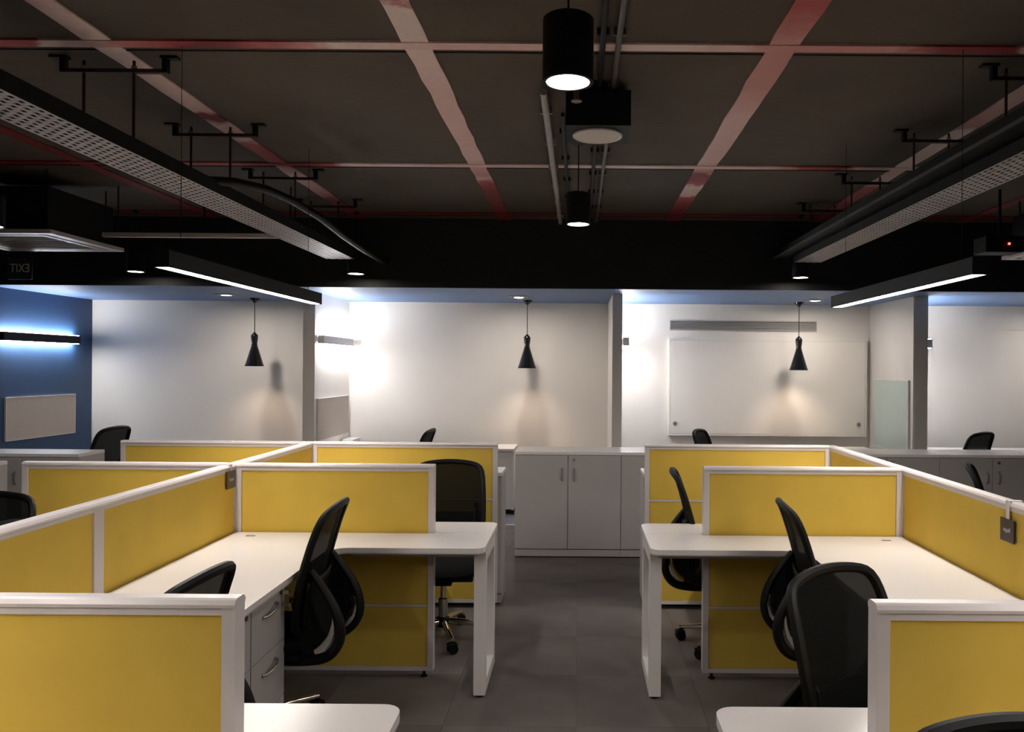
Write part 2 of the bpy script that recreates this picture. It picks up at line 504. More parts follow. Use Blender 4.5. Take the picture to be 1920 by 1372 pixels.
# ------------------------------------------------------------------ overhead services
def tray(x0, x1, z, y0, y1, rail_h, label):
    t = thing('cable_tray', label, 'cable tray', ((x0 + x1) / 2, y0, z), group='perforated cable trays')
    wd = x1 - x0; L = y1 - y0
    # perforated bottom: staggered slots left open
    nx = 15
    ny = int(L / 0.028)
    b = MB()
    xs_ = [-wd / 2 + wd * i / nx for i in range(nx + 1)]
    ys_ = [L * j / ny for j in range(ny + 1)]
    vs_ = [(x, y, 0) for y in ys_ for x in xs_]
    fs_ = []
    for j in range(ny):
        for i in range(nx):
            if 0 < i < nx - 1 and i % 2 == 1 and j % 2 == (0 if (i // 2) % 2 == 0 else 1): continue
            a = j * (nx + 1) + i
            fs_.append((a, a + 1, a + nx + 2, a + nx + 1))
    b.add(vs_, fs_)
    o = b.build('bottom_plate', 'galvanized', t)
    m = o.modifiers.new('thickness', 'SOLIDIFY'); m.thickness = 0.002; m.offset = 1
    for s in (-1, 1):
        xa = s * wd / 2
        B(min(xa, xa + s * 0.003), max(xa, xa + s * 0.003), 0, L, -0.001, rail_h).build('side_rail', 'black_metal', t)
        B(min(xa, xa - s * 0.014), max(xa, xa - s * 0.014), 0, L, rail_h - 0.002, rail_h).build('rail_lip', 'black_metal', t)
    for i in range(3):
        xx = -wd / 2 + 0.05 + i * 0.07
        MB().tube([(xx + random.uniform(-.01, .01), L * q / 12, 0.016) for q in range(13)], 0.012, 6).build('cable', 'black_plastic', t)
    return t
tray(-2.345, -2.085, TZ, 1.6, 7.42, 0.07, 'left perforated grey cable tray running toward the dark bulkhead')
rt = tray(1.99, 2.235, TZ, 1.6, 7.42, 0.06, 'right perforated grey cable tray running toward the dark bulkhead')
# black trunking beside / above the right tray
tk = thing('cable_trunking', 'black cable trunking with grey lip running beside the right tray', 'trunking', (1.95, 1.6, TZ + 0.085))
B(-0.06, 0.10, 0, 6.2, 0.0, 0.06).build('channel', 'black_metal', tk)
B(-0.066, -0.058, 0, 6.2, -0.004, 0.012).build('lip', 'grey_metal', tk)
# black cable hanging clear of the left tray
cb = MB().tube([(-2.12, 4.55, 2.66), (-2.06, 4.75, 2.70), (-2.0, 5.1, 2.735), (-1.97, 5.45, 2.74), (-1.92, 5.9, 2.71), (-1.90, 6.4, 2.66), (-1.89, 7.0, 2.63), (-1.89, 7.8, 2.62)], 0.028, 10).build('flexible_conduit', 'black_plastic', None, True)
tag(cb, 'thick black flexible conduit bowing out beside the left perforated tray', 'conduit')

def hanger(x, y, label, rods):
    t = thing('tray_hanger', label, 'hanger', (x, y, ZC), group='threaded hangers carrying the cable trays')
    B(-0.25, 0.25, -0.012, 0.012, -0.078, -0.06).build('strut', 'rod_red', t)
    for s in (-1, 1):
        b = MB()
        b.box(s * 0.24 - 0.012, s * 0.24 + 0.012, -0.015, 0.015, -0.075, 0)
        b.box(min(s * 0.22, s * 0.30), max(s * 0.22, s * 0.30), -0.02, 0.02, -0.012, 0.0)
        b.build('bracket', 'black_metal', t)
    for rx in rods:
        r = MB().tube([(rx - x, 0, -0.02), (rx - x, 0, TZ - ZC + 0.01)], 0.007, 8).build('threaded_rod', 'rod_red', t)
        MB().lathe([(0.014, -0.058), (0.014, -0.046)], c=(rx - x, 0, 0), n=6).build('nut', 'steel', r)
names = ['nearest', 'second', 'third', 'farthest']
for i, y in enumerate((3.76, 4.80, 5.90, 6.95)):
    hanger(-2.19, y, names[i] + ' red-brown hanger strut carrying the left perforated tray', (-2.335, -2.10))
    hanger(2.19, y + 0.02, names[i] + ' red-brown hanger strut carrying the right perforated tray', (2.01, 2.22))

# aisle conduits, clips, speaker
def conduit(x, y0, y1, r, m, label):
    t = thing('ceiling_conduit', label, 'conduit', (x, y0, ZC), group='conduits along the aisle ceiling')
    MB().tube([(0, 0, -r - 0.012), (0, y1 - y0, -r - 0.012)], r, 10).build('pipe', m, t, True)
    y = 0.35
    while y < y1 - y0:
        B(-r - 0.014, r + 0.014, y - 0.01, y + 0.01, -0.016 - r, 0.0).build('saddle_clip', m, t)
        y += 0.62
conduit(0.095, 1.2, YB, 0.013, 'black_metal', 'left of the two black conduits running above the aisle')
conduit(0.165, 1.2, YB, 0.013, 'grey_metal', 'right of the two thin conduits running above the aisle')
conduit(-0.19, 4.1, YB, 0.02, 'galvanized', 'pale grey conduit left of the aisle lights ending at bulkhead')
conduit(-0.10, 4.5, YB, 0.012, 'black_metal', 'thin black clipped conduit between pale conduit and aisle lights')
sp = thing('ceiling_speaker', 'black box ceiling speaker with round white grille above the aisle', 'speaker', (0.09, 4.2, 2.835))
B(-0.165, 0.165, -0.17, 0.17, 0.0, 0.18, b=0.004).build('enclosure', 'black_metal', sp)
MB().lathe([(0.118, -0.004), (0.125, -0.012), (0.130, -0.008), (0.130, 0.0)], n=36, cap=False).build('grille_ring', 'leg_white', sp, True)
MB().lathe([(0.119, -0.008), (0.119, 0.0)], n=36).build('grille', 'speaker_white', sp)
for sx in (-0.13, 0.13):
    MB().tube([(sx, 0, 0.18), (sx, 0, ZC - 2.835)], 0.005, 6).build('hanging_rod', 'black_metal', sp)
sk = thing('fire_sprinkler', 'small red sprinkler head beside the speaker box', 'sprinkler', (-0.02, 3.85, ZC))
MB().lathe([(0.016, -0.12), (0.016, 0.0)], n=12).build('drop_pipe', 'rod_red', sk)
MB().lathe([(0.006, -0.16), (0.012, -0.15), (0.014, -0.12)], n=12).build('nozzle', 'brass_lock', sk)
MB().lathe([(0.026, -0.166), (0.026, -0.16)], n=16).build('deflector', 'steel', sk)

def cassette(x0, x1, y0, y1, z, label):
    t = thing('cassette_air_conditioner', label, 'air conditioner', ((x0 + x1) / 2, (y0 + y1) / 2, z))
    hx, hy = (x1 - x0) / 2, (y1 - y0) / 2
    B(-hx + 0.06, hx - 0.06, -hy + 0.06, hy - 0.06, 0.03, 0.36, b=0.006).build('body', 'black_metal', t)
    p = MB()
    for a, b_ in ((1.0, 0.86), (0.78, 0.70)):
        p.box(-hx * a, hx * a, -hy * a, -hy * b_, 0, 0.03); p.box(-hx * a, hx * a, hy * b_, hy * a, 0, 0.03)
        p.box(-hx * a, -hx * b_, -hy * b_, hy * b_, 0, 0.03); p.box(hx * b_, hx * a, -hy * b_, hy * b_, 0, 0.03)
    p.build('fascia', 'frame_white', t)
    B(-hx * 0.70, hx * 0.70, -hy * 0.70, hy * 0.70, 0.010, 0.03).build('return_grille', 'dark_wall', t)
    for i in range(7):
        yy = -hy * 0.6 + i * hy * 0.2
        B(-hx * 0.66, hx * 0.66, yy - 0.008, yy + 0.008, 0.003, 0.010).build('grille_slat', 'grey_wall', t)
    for sx in (-1, 1):
        for sy in (-1, 1):
            MB().tube([(sx * (hx - 0.1), sy * (hy - 0.1), 0.36), (sx * (hx - 0.1), sy * (hy - 0.1), ZC - z)], 0.006, 6).build('hanger_rod', 'black_metal', t)
cassette(-4.85, -3.87, 5.85, 6.80, CAM_H + 0.95, 'ceiling cassette air conditioner with pale slotted fascia at upper left')
cassette(3.64, 4.62, 5.95, 6.90, CAM_H + 0.95, 'ceiling cassette air conditioner corner at right picture edge')
rl = thing('ceiling_rail', 'pale grey strut rail hung crosswise left of the left tray', 'rail', (-3.05, 6.5, CAM_H + 1.028))
B(-0.82, 0.80, -0.02, 0.02, 0, 0.035).build('channel', 'frame_white', rl)
for sx in (-0.7, 0.0, 0.7):
    MB().tube([(sx, 0, 0.03), (sx, 0, ZC - CAM_H - 1.028)], 0.006, 6).build('hanger_rod', 'black_metal', rl)
sn = thing('sensor_box', 'black ceiling box with a red indicator light at upper right', 'sensor', (3.36, 6.40, CAM_H + 0.93))
B(-0.16, 0.14, -0.10, 0.10, 0, 0.13, b=0.008).build('housing', 'black_metal', sn)
MB().lathe([(0.010, 0), (0.008, 0.006)], n=12).build('indicator', 'led_red', sn).location = (0.02, -0.107, 0.065)
sn.children[-1].rotation_euler = (PI / 2, 0, 0)
MB().tube([(0, 0, 0.13), (0, 0, ZC - CAM_H - 0.93)], 0.012, 8).build('mount_pole', 'black_metal', sn)

es = thing('exit_sign', 'dark hanging exit sign seen from behind with mirrored letters', 'sign', (-4.856, 6.95, 2.437))
B(-0.105, 0.105, -0.006, 0.006, -0.095, 0.095, b=0.003).build('panel', 'sign_plate', es)
def text_mesh(s, size, name, material, parent, loc, rot, depth=0.0012, sx=1.0):
    cu = bpy.data.curves.new(name, 'FONT')
    cu.body = s; cu.size = size; cu.extrude = depth
    cu.align_x = 'CENTER'; cu.align_y = 'CENTER'
    tmp = bpy.data.objects.new(name + '_tmp', cu)
    COL.objects.link(tmp)
    dg = bpy.context.evaluated_depsgraph_get()
    me = bpy.data.meshes.new_from_object(tmp.evaluated_get(dg))
    bpy.data.objects.remove(tmp)
    me.materials.clear(); me.materials.append(MATS[material])
    o = inst(name, me, parent, loc, rot)
    o.scale = (sx, 1, 1)
    return o
# lettering faces away from the camera and shows through the clear panel: both faces carry it
text_mesh('EXIT', 0.105, 'lettering', 'sign_text', es, (0, 0.0075, 0.0), (PI / 2, 0, PI), 0.001, 0.80)
o = text_mesh('EXIT', 0.105, 'lettering', 'sign_text', es, (0, -0.0075, 0.0), (PI / 2, 0, PI), 0.001, 0.80)
for sx in (-0.08, 0.08):
    MB().tube([(sx, 0, 0.09), (sx, 0, ZC - 2.437)], 0.0025, 6).build('wire', 'black_metal', es)

# ------------------------------------------------------------------ booth fittings
def board(x, y0, y1, z0, z1, s, m, label, cat='board', name='pin_board'):
    t = thing(name, label, cat, (x + s * 0.002, (y0 + y1) / 2, z0))
    h = (y1 - y0) / 2
    B(min(0, s * 0.018), max(0, s * 0.018), -h + 0.008, h - 0.008, 0.008, z1 - z0 - 0.008).build('panel', m, t)
    f = MB()
    a, b_ = min(0, s * 0.02), max(0, s * 0.02)
    f.box(a, b_, -h, h, 0, 0.008); f.box(a, b_, -h, h, z1 - z0 - 0.008, z1 - z0)
    f.box(a, b_, -h, -h + 0.008, 0.008, z1 - z0 - 0.008); f.box(a, b_, h - 0.008, h, 0.008, z1 - z0 - 0.008)
    f.build('edging', 'frame_white', t)
board(-5.84, 8.13, 9.26, 0.815, 1.265, 1, 'beige_fabric', 'beige pin board on the blue wall below the black sconce')
board(-2.752, 8.40, 9.52, 0.815, 1.265, 1, 'beige_fabric', 'beige pin board on the left white fin wall below its sconce')
board(3.490, 8.42, 9.40, 0.72, 1.50, -1, 'glass_board', 'pale green glass board on the right fin wall', 'board', 'glass_board')

sc_ = thing('sliding_door_cabinet', 'white sliding-door wall cabinet with two round knobs under the long grille', 'cabinet', (2.256, YW - 0.002, 0.823))
B(-1.168, 1.168, -0.05, 0, 0, 1.133).build('carcass', 'grey_wall', sc_)
f = MB()
f.box(-1.18, 1.18, -0.062, 0, 1.121, 1.145); f.box(-1.18, 1.18, -0.062, 0, -0.012, 0.010)
f.box(-1.18, -1.162, -0.062, 0, 0.010, 1.121); f.box(1.162, 1.18, -0.062, 0, 0.010, 1.121)
f.build('surround', 'white_wall', sc_)
for x0, x1, yy, kx in ((-1.160, -0.09, -0.058, -1.105), (-0.10, 1.160, -0.054, 1.085)):
    d = B(x0, x1, yy - 0.006, yy + 0.006, 0.012, 1.119).build('door', 'white_wall', sc_)
    kn = MB().lathe([(0.022, 0), (0.024, 0.012), (0.018, 0.016)], n=18).build('knob', 'steel', d, True)
    kn.location = (kx, yy - 0.006, 0.135); kn.rotation_euler = (PI / 2, 0, 0)

gr = thing('air_grille', 'long slotted air grille on the white wall above the sliding-door cabinet', 'vent', (1.968, YW, 2.065))
f = MB()
f.box(-0.88, 0.88, -0.02, 0, 0, 0.012); f.box(-0.88, 0.88, -0.02, 0, 0.108, 0.12)
f.box(-0.88, -0.868, -0.02, 0, 0.012, 0.108); f.box(0.868, 0.88, -0.02, 0, 0.012, 0.108)
f.build('frame', 'grey_wall', gr)
B(-0.868, 0.868, -0.006, -0.001, 0.012, 0.108).build('backing', 'black_paint', gr)
slat = MB().add([(-0.866, -0.018, -0.006), (0.866, -0.018, -0.006), (0.866, -0.006, 0.006), (-0.866, -0.006, 0.006),
                 (-0.866, -0.016, -0.009), (0.866, -0.016, -0.009), (0.866, -0.004, 0.003), (-0.866, -0.004, 0.003)],
                [(0, 1, 2, 3), (7, 6, 5, 4), (0, 4, 5, 1), (3, 2, 6, 7), (0, 3, 7, 4), (1, 5, 6, 2)]).mesh('slat', 'grey_wall')
for i in range(5): inst('slat', slat, gr, (0, 0, 0.024 + i * 0.018))

def booth_desk(x0, x1, label, leftret=False):
    t = thing('booth_desk', label, 'desk', ((x0 + x1) / 2, 8.98, 0), group='white desks inside the booths')
    h = (x1 - x0) / 2
    B(-h, h, -0.26, 0.27, 0.695, 0.72, b=0.004).build('top', 'white_laminate', t)
    for s in (-1, 1):
        B(min(s * h, s * (h - 0.025)), max(s * h, s * (h - 0.025)), -0.24, 0.25, 0.05, 0.695).build('end_panel', 'white_laminate', t)
        B(min(s * h, s * (h - 0.025)), max(s * h, s * (h - 0.025)), -0.23, 0.24, 0.0, 0.05).build('plinth', 'black_plastic', t)
    B(-h + 0.025, h - 0.025, -0.20, -0.182, 0.05, 0.695).build('modesty_panel', 'white_laminate', t)
    B(-h + 0.025, h - 0.025, -0.196, -0.186, 0.0, 0.05).build('plinth', 'black_plastic', t)
    if leftret:
        B(-h, -h + 0.13, 0.27, 0.58, 0.72, 0.76, b=0.004).build('return_ledge', 'white_laminate', t)
        B(-h, -h + 0.13, 0.30, 0.58, 0.0, 0.72).build('return_support', 'white_laminate', t)
booth_desk(-2.73, -0.70, 'white desk with black plinth in the booth behind the left cluster', True)
booth_desk(1.15, 3.30, 'white desk in the booth below the sliding-door wall cabinet')
booth_desk(3.80, 6.40, 'white desk in the booth at the right picture edge')

# ------------------------------------------------------------------ partitions
def panel_meshes(L, tiles, zb):
    """cross-section along local X from 0 to L, thickness along Y centred on 0"""
    th = SP_T / 2
    out = {}
    out['post'] = B(0, 0.03, -th, th, zb, PAN_Z - 0.02).mesh('post', 'frame_white')
    cap = MB()
    prof = [(-th - 0.002, -0.02), (-th - 0.004, -0.012), (-th + 0.002, -0.003), (-th + 0.010, 0), (th - 0.010, 0), (th - 0.002, -0.003), (th + 0.004, -0.012), (th + 0.002, -0.02)]
    n = len(prof)
    vs_ = [(0, y, z + PAN_Z) for y, z in prof] + [(L, y, z + PAN_Z) for y, z in prof]
    fs_ = [tuple(range(n)), tuple(range(2 * n - 1, n - 1, -1))] + [(i, (i + 1) % n, n + (i + 1) % n, n + i) for i in range(n)]
    cap.add(vs_, fs_)
    out['top_cap'] = cap.mesh('top_cap', 'frame_white')
    out['rail_top'] = B(0.03, L - 0.03, -th + 0.001, th - 0.001, PAN_Z - 0.036, PAN_Z - 0.022).mesh('rail', 'frame_white')
    out['rail'] = B(0.03, L - 0.03, -th + 0.003, th - 0.003, -0.006, 0.006).mesh('rail', 'frame_white')
    out['tiles'] = [(B(0.031, L - 0.031, -th + 0.006, th - 0.006, a, b, b=0.003).mesh('fabric_tile', 'yellow_fabric')) for a, b in tiles]
    out['bottom'] = B(0.03, L - 0.03, -th + 0.002, th - 0.002, zb, zb + 0.022).mesh('rail', 'frame_white')
    out['foot'] = MB().lathe([(0.018, 0), (0.018, 0.006), (0.008, 0.01), (0.008, zb)], n=12).mesh('foot', 'black_plastic')
    return out
TILES = [(0.058, 0.366), (0.380, 0.720), (0.734, PAN_Z - 0.036)]
def partition(x, y, rz, L, label, grp):
    t = thing('partition_panel', label, 'partition', (x, y, 0), rz, grp)
    P = panel_meshes(L, TILES, 0.035)
    inst('post', P['post'], t); inst('post', P['post'], t, (L - 0.03, 0, 0))
    inst('top_cap', P['top_cap'], t)
    inst('rail', P['rail_top'], t)
    inst('rail', P['rail'], t, (0, 0, 0.373)); inst('rail', P['rail'], t, (0, 0, 0.727))
    inst('rail', P['bottom'], t)
    for me in P['tiles']: inst('fabric_tile', me, t)
    inst('foot', P['foot'], t, (0.05, 0, 0)); inst('foot', P['foot'], t, (L - 0.05, 0, 0))
    return t

SIDES = {'left': (SXL, 1, -1), 'right': (SXR, -1, 1)}   # spine inner face, inner direction, outer direction
for side, (sx, din, dout) in SIDES.items():
    sc_x = sx + dout * SP_T / 2          # spine centre
    g = 'yellow fabric partitions'
    # spine modules along Y (local X -> +Y : rz = 90 deg)
    mods = [(D0, D1, 'front module of the %s yellow spine, beside the camera'),
            (D1 + 0.0, DJ, 'spine panel of the %s cluster just behind its front cross panel'),
            (DJ, D2, 'middle spine panel of the %s cluster with a small dark name plate'),
            (D2, D3, 'farthest spine panel of the %s cluster, between its two far cross panels')]
    for a, b_, lab in mods:
        partition(sc_x, a, PI / 2, b_ - a, lab % side, g)
    # inner cross panels
    for yy, L, lab in ((D1, 1.03, 'nearest yellow cross panel at the lower %s corner'),
                       (D2, 1.03, 'middle yellow cross panel above the %s desk return'),
                       (D3, 1.235, 'farthest yellow cross panel on the aisle side of the %s cluster')):
        x0 = sx if din > 0 else sx - L
        partition(x0, yy, 0, L, lab % side, g)
    # outer cross panels
    for yy, L, lab in () if side == 'right' else ((D2, 1.06, 'middle yellow cross panel on the outer side of the %s spine'),
                       (D3, 1.235, 'farthest yellow cross panel on the outer side of the %s spine')):
        xo = sx + dout * SP_T
        x0 = xo - L if dout < 0 else xo
        partition(x0, yy, 0, L, lab % side, g)

# ------------------------------------------------------------------ desks
def desk_poly(kind, yp, yo):
    """a = distance from spine, in (a, y). kind 'near': wing on camera side of panel at yp, main runs to yo (<yp)"""
    e = 1.333
    if kind == 'near':
        wy = yp - 0.37
        pts = [(0.002, yo), (0.60, yo)] + [(0.60, wy - 0.10)] + arc(0.70, wy - 0.10, 0.10, PI, PI / 2, 6)[1:-1] + [(0.70, wy)]
        pts += [(e - 0.05, wy)] + arc(e - 0.05, wy + 0.05, 0.05, -PI / 2, 0, 5)[1:-1] + [(e, wy + 0.05)]
        pts += [(e, yp - 0.001), (1.034, yp - 0.001), (1.034, yp - 0.03), (0.002, yp - 0.03)]
    else:
        wy = yp + 0.28
        pts = [(0.002, yo), (0.60, yo)] + [(0.60, wy + 0.10)] + arc(0.70, wy + 0.10, 0.10, PI, 3 * PI / 2, 6)[1:-1] + [(0.70, wy)]
        pts += [(e - 0.05, wy)] + arc(e - 0.05, wy - 0.05, 0.05, PI / 2, 0, 5)[1:-1] + [(e, wy - 0.05)]
        pts += [(e, yp + 0.001), (1.034, yp + 0.001), (1.034, yp + 0.03), (0.002, yp + 0.03)]
    return pts
def desk(side, outer, kind, yp, yo, label, frame=True, groms=()):
    sx, din, dout = SIDES[side]
    base, dr = (sx, din) if not outer else (sx + dout * SP_T, dout)
    t = thing('l_shaped_desk', label, 'desk', (base, yp, 0), 0, 'white L-shaped workstations')
    pts = [(dr * a, y - yp) for a, y in desk_poly(kind, yp, yo)]
    MB().prism(pts, DESK_Z - 0.022, DESK_Z).build('top', 'white_laminate', t)
    # edge band just under the top sheet
    cx = sum(p[0] for p in pts) / len(pts)
    MB().prism([(p[0], p[1]) for p in pts], DESK_Z - 0.028, DESK_Z - 0.0225).build('edge_band', 'edge_band', t)
    if frame:
        xa, xb = sorted((dr * 1.272, dr * 1.330))
        ya, yb = (-0.275, 0.175)
        zt, ww = DESK_Z - 0.03, 0.06
        f = MB()
        f.box(xa, xb, ya, ya + ww, 0.012, zt, b=0.003); f.box(xa, xb, yb - ww, yb, 0.012, zt, b=0.003)
        f.box(xa, xb, ya + ww, yb - ww, 0.012, 0.012 + ww, b=0.003); f.box(xa, xb, ya + ww, yb - ww, zt - ww, zt, b=0.003)
        lf = f.build('leg_frame', 'leg_white', t)
        for yy in (ya + 0.03, yb - 0.03):
            MB().lathe([(0.022, 0), (0.022, 0.012)], c=((xa + xb) / 2, yy, 0), n=12).build('levelling_foot', 'black_plastic', lf)
        # beam under the wing
        xc = sorted((dr * 0.66, dr * 1.272))
        s = -1 if kind == 'near' else 1
        yy = sorted((s * 0.16, s * 0.20))
        B(xc[0], xc[1], yy[0], yy[1], zt - 0.05, zt).build('support_beam', 'leg_white', t)
    for (a, y) in groms:
        gmt = MB().box(dr * a - 0.022, dr * a + 0.022, y - yp - 0.008, y - yp + 0.008, DESK_Z, DESK_Z + 0.003, b=0.001).build('cable_grommet', 'steel', t)
    return t
for side in ('left', 'right'):
    desk(side, False, 'near', D1, D0, 'white L-shaped desk in front of the nearest %s cross panel' % side)
    desk(side, False, 'far', D1, DJ, 'white L-shaped desk whose end shows at the bottom edge, %s of aisle' % side, True, [(0.13, 2.72)])
    desk(side, False, 'near', D2, DJ + 0.002, 'white L-shaped desk with loop leg in front of the middle %s cross panel' % side, True, [(0.12, 4.05)])
    desk(side, False, 'far', D2, D3 - 0.03, 'white L-shaped desk behind the middle %s cross panel' % side, False, [(0.12, 4.3)])
    if side == 'right': continue
    desk(side, True, 'near', D2, DJ + 0.002, 'white desk on the outer side of the %s spine, mostly hidden' % side)
    desk(side, True, 'far', D2, D3 - 0.03, 'white desk on the outer side of the %s spine near the far panel' % side, False)

# pedestals
def pedestal(side, y0, y1, label, keys=False, lockm='brass_lock'):
    sx, din, _ = SIDES[side]
    t = thing('drawer_pedestal', label, 'drawer unit', (sx + din * 0.57, (y0 + y1) / 2, 0), 0 if din > 0 else PI, 'white drawer pedestals under the desks')
    h = (y1 - y0) / 2
    B(-0.50, -0.02, -h + 0.001, h - 0.001, 0.04, 0.715).build('carcass', 'cab_laminate', t)
    B(-0.48, -0.05, -h + 0.02, h - 0.02, 0.0, 0.04).build('plinth', 'black_plastic', t)
    for z0, z1 in ((0.045, 0.262), (0.266, 0.49), (0.494, 0.713)):
        d = B(-0.018, 0.0, -h + 0.003, h - 0.003, z0, z1, b=0.0015).build('drawer', 'cab_laminate', t)
        zz = z1 - 0.055
        MB().tube([(0.001, -0.065, zz - 0.010), (0.014, -0.055, zz - 0.010), (0.022, -0.03, zz - 0.004), (0.023, 0.0, zz), (0.022, 0.03, zz + 0.004), (0.014, 0.055, zz + 0.010), (0.001, 0.065, zz + 0.010)], 0.006, 8).build('handle', 'steel', d, True)
    lk = MB().lathe([(0.010, 0), (0.010, 0.006)], n=14).build('lock', lockm, t)
    lk.location = (0.0, h - 0.05, 0.695); lk.rotation_euler = (0, PI / 2, 0)
    return t
pedestal('left', 2.60, 2.958, 'white drawer pedestal nearer the camera, beside the front left desk')
pedestal('left', 2.962, 3.30, 'white drawer pedestal with keys in its lock, beside the black chair')
pedestal('right', 2.60, 2.958, 'white drawer pedestal behind the front right chair, nearer')
pedestal('right', 2.962, 3.30, 'white drawer pedestal behind the front right chair, farther')
ky = thing('key_bunch', 'small bunch of silver keys hanging from the pedestal lock', 'keys', (SXL + 0.578, 3.25, 0.695))
MB().box(0.0, 0.028, -0.003, 0.003, -0.008, 0.008, b=0.001).build('key', 'chrome', ky)
MB().tube([(0.03 + 0.004 * math.sin(a), 0.014 * math.cos(a), -0.010 + 0.014 * math.sin(a)) for a in [i * PI / 6 for i in range(12)]], 0.0015, 6, closed=True).build('key_ring', 'chrome', ky)
for q, (yy, rz) in enumerate(((-0.006, 0.2), (0.006, -0.25))):
    kk = MB()
    kk.lathe([(0.011, -0.0012), (0.011, 0.0012)], n=14)
    kk.box(-0.004, 0.004, -0.045, -0.009, -0.001, 0.001)
    o = kk.build('key', 'chrome', ky)
    o.location = (0.032, yy, -0.034); o.rotation_euler = (PI / 2, rz, PI / 2 + rz)

# name plates hung over the spines
def name_plate(x, y, z, s, m, label):
    t = thing('name_plate', label, 'name plate', (x, y, z), 0)
    B(min(0, s * 0.006), max(0, s * 0.006), -0.05, 0.05, -0.045, 0.045, b=0.002).build('plate', m, t)
    B(min(0, s * 0.004), max(0, s * 0.004), -0.012, 0.012, 0.045, PAN_Z - z + 0.002).build('hanging_clip', 'leg_white', t)
    B(min(-s * 0.05, s * 0.004), max(-s * 0.05, s * 0.004), -0.012, 0.012, PAN_Z - z + 0.0005, PAN_Z - z + 0.0035).build('hook', 'leg_white', t)
    # a short line of small white print, not legible in the photograph
    xx = s * 0.0065
    for i, (yy, h, zz) in enumerate(((-0.021, 0.018, 0.003), (-0.013, 0.011, 0.0), (-0.004, 0.013, -0.001), (0.005, 0.017, -0.003), (0.013, 0.011, 0.0), (0.021, 0.013, 0.0))):
        B(min(xx, xx + s * 0.0006), max(xx, xx + s * 0.0006), yy - 0.0024, yy + 0.0024, zz - h / 2, zz + h / 2).build('print_mark', 'print_white', t)
name_plate(SXL + 0.001, 4.085, 1.03, 1, 'plate_grey', 'small dark plate with white print near the left middle panel corner')
name_plate(SXR - 0.001, 3.125, 0.992, -1, 'plate_purple', 'small dark purple plate with white print on the right spine')

# ------------------------------------------------------------------ storage cabinets
def cabinet(x0, y0, label, wd=0.90, dp=0.45, doors=True):
    t = thing('storage_cabinet', label, 'cabinet', (x0 + wd / 2, y0, 0), 0, 'low grey storage cabinets')
    h = wd / 2
    B(-h + 0.001, h - 0.001, 0.02, dp, 0.07, 0.872).build('carcass', 'cab_laminate', t)
    B(-h, h, -0.004, dp, 0.872, 0.897, b=0.002).build('top', 'white_laminate', t)
    B(-h + 0.001, h - 0.001, 0.004, dp, 0.012, 0.068).build('plinth', 'cab_laminate', t)
    for sx in (-1, 1):
        for yy in (0.05, dp - 0.05):
            MB().lathe([(0.02, 0), (0.02, 0.012)], c=(sx * (h - 0.06), yy, 0), n=10).build('foot', 'black_plastic', t)
    for s in (-1, 1):
        d = B(min(s * 0.0025, s * (h - 0.002)), max(s * 0.0025, s * (h - 0.002)), 0.0, 0.018, 0.076, 0.868, b=0.0015).build('door', 'cab_laminate', t)
        MB().tube([(s * 0.05, 0.001, 0.655), (s * 0.05, -0.018, 0.665), (s * 0.05, -0.022, 0.705), (s * 0.05, -0.018, 0.745), (s * 0.05, 0.001, 0.755)], 0.006, 8).build('handle', 'steel', d, True)
        if s > 0:
            lk = MB().lathe([(0.012, 0), (0.012, 0.005)], n=14).build('lock', 'steel', d)
            lk.location = (s * 0.05, 0.0, 0.83); lk.rotation_euler = (PI / 2, 0, 0)
    return t
labs = ['grey two-door cabinet closing the end of the aisle', 'grey two-door cabinet half hidden by the right farthest cross panel',
        'grey two-door cabinet behind the right spine, third from the aisle', 'grey two-door cabinet right of the right spine, fourth from the aisle',
        'grey two-door cabinet behind the small black chair at right edge']
for i in range(5): cabinet(-0.534 + 0.9 * i, 6.78, labs[i])
cabinet(-4.87, 6.36, 'white-topped two-door cabinet in front of the blue wall', 0.90, 0.35)
cabinet(-5.10, 5.57, 'cabinet corner just showing at the left picture edge', 0.90, 0.32)
cabinet(-0.535 - 1.20, D3 + 0.056, 'low cabinet tucked behind the left farthest cross panel', 1.22, 0.30)
cabinet(0.447, D3 + 0.056, 'low cabinet tucked behind the right farthest cross panel', 1.22, 0.30)

# ------------------------------------------------------------------ chairs
PROF = [(-0.205, 0.50), (-0.210, 0.575), (-0.218, 0.65), (-0.232, 0.725), (-0.250, 0.80), (-0.270, 0.875), (-0.291, 0.945), (-0.316, 1.015)]
def back_pt(s, t):
    """s in -1..1 across, t in -1..1 bottom..top"""
    q = (t + 1) / 2 * (len(PROF) - 1)
    i = min(int(q), len(PROF) - 2)
    fr = q - i
    y = PROF[i][0] * (1 - fr) + PROF[i + 1][0] * fr
    z = PROF[i][1] * (1 - fr) + PROF[i + 1][1] * fr
    wd = 0.208 + 0.012 * (1 - t * t) - 0.006 * t
    return Vector((s * wd, y + 0.030 * s * s, z - 0.024 * (s * s) * max(0, t)))
def sup(a, e=5.0):
    c, s = math.cos(a), math.sin(a)
    r = (abs(c) ** e + abs(s) ** e) ** (-1 / e)
    return c * r, s * r
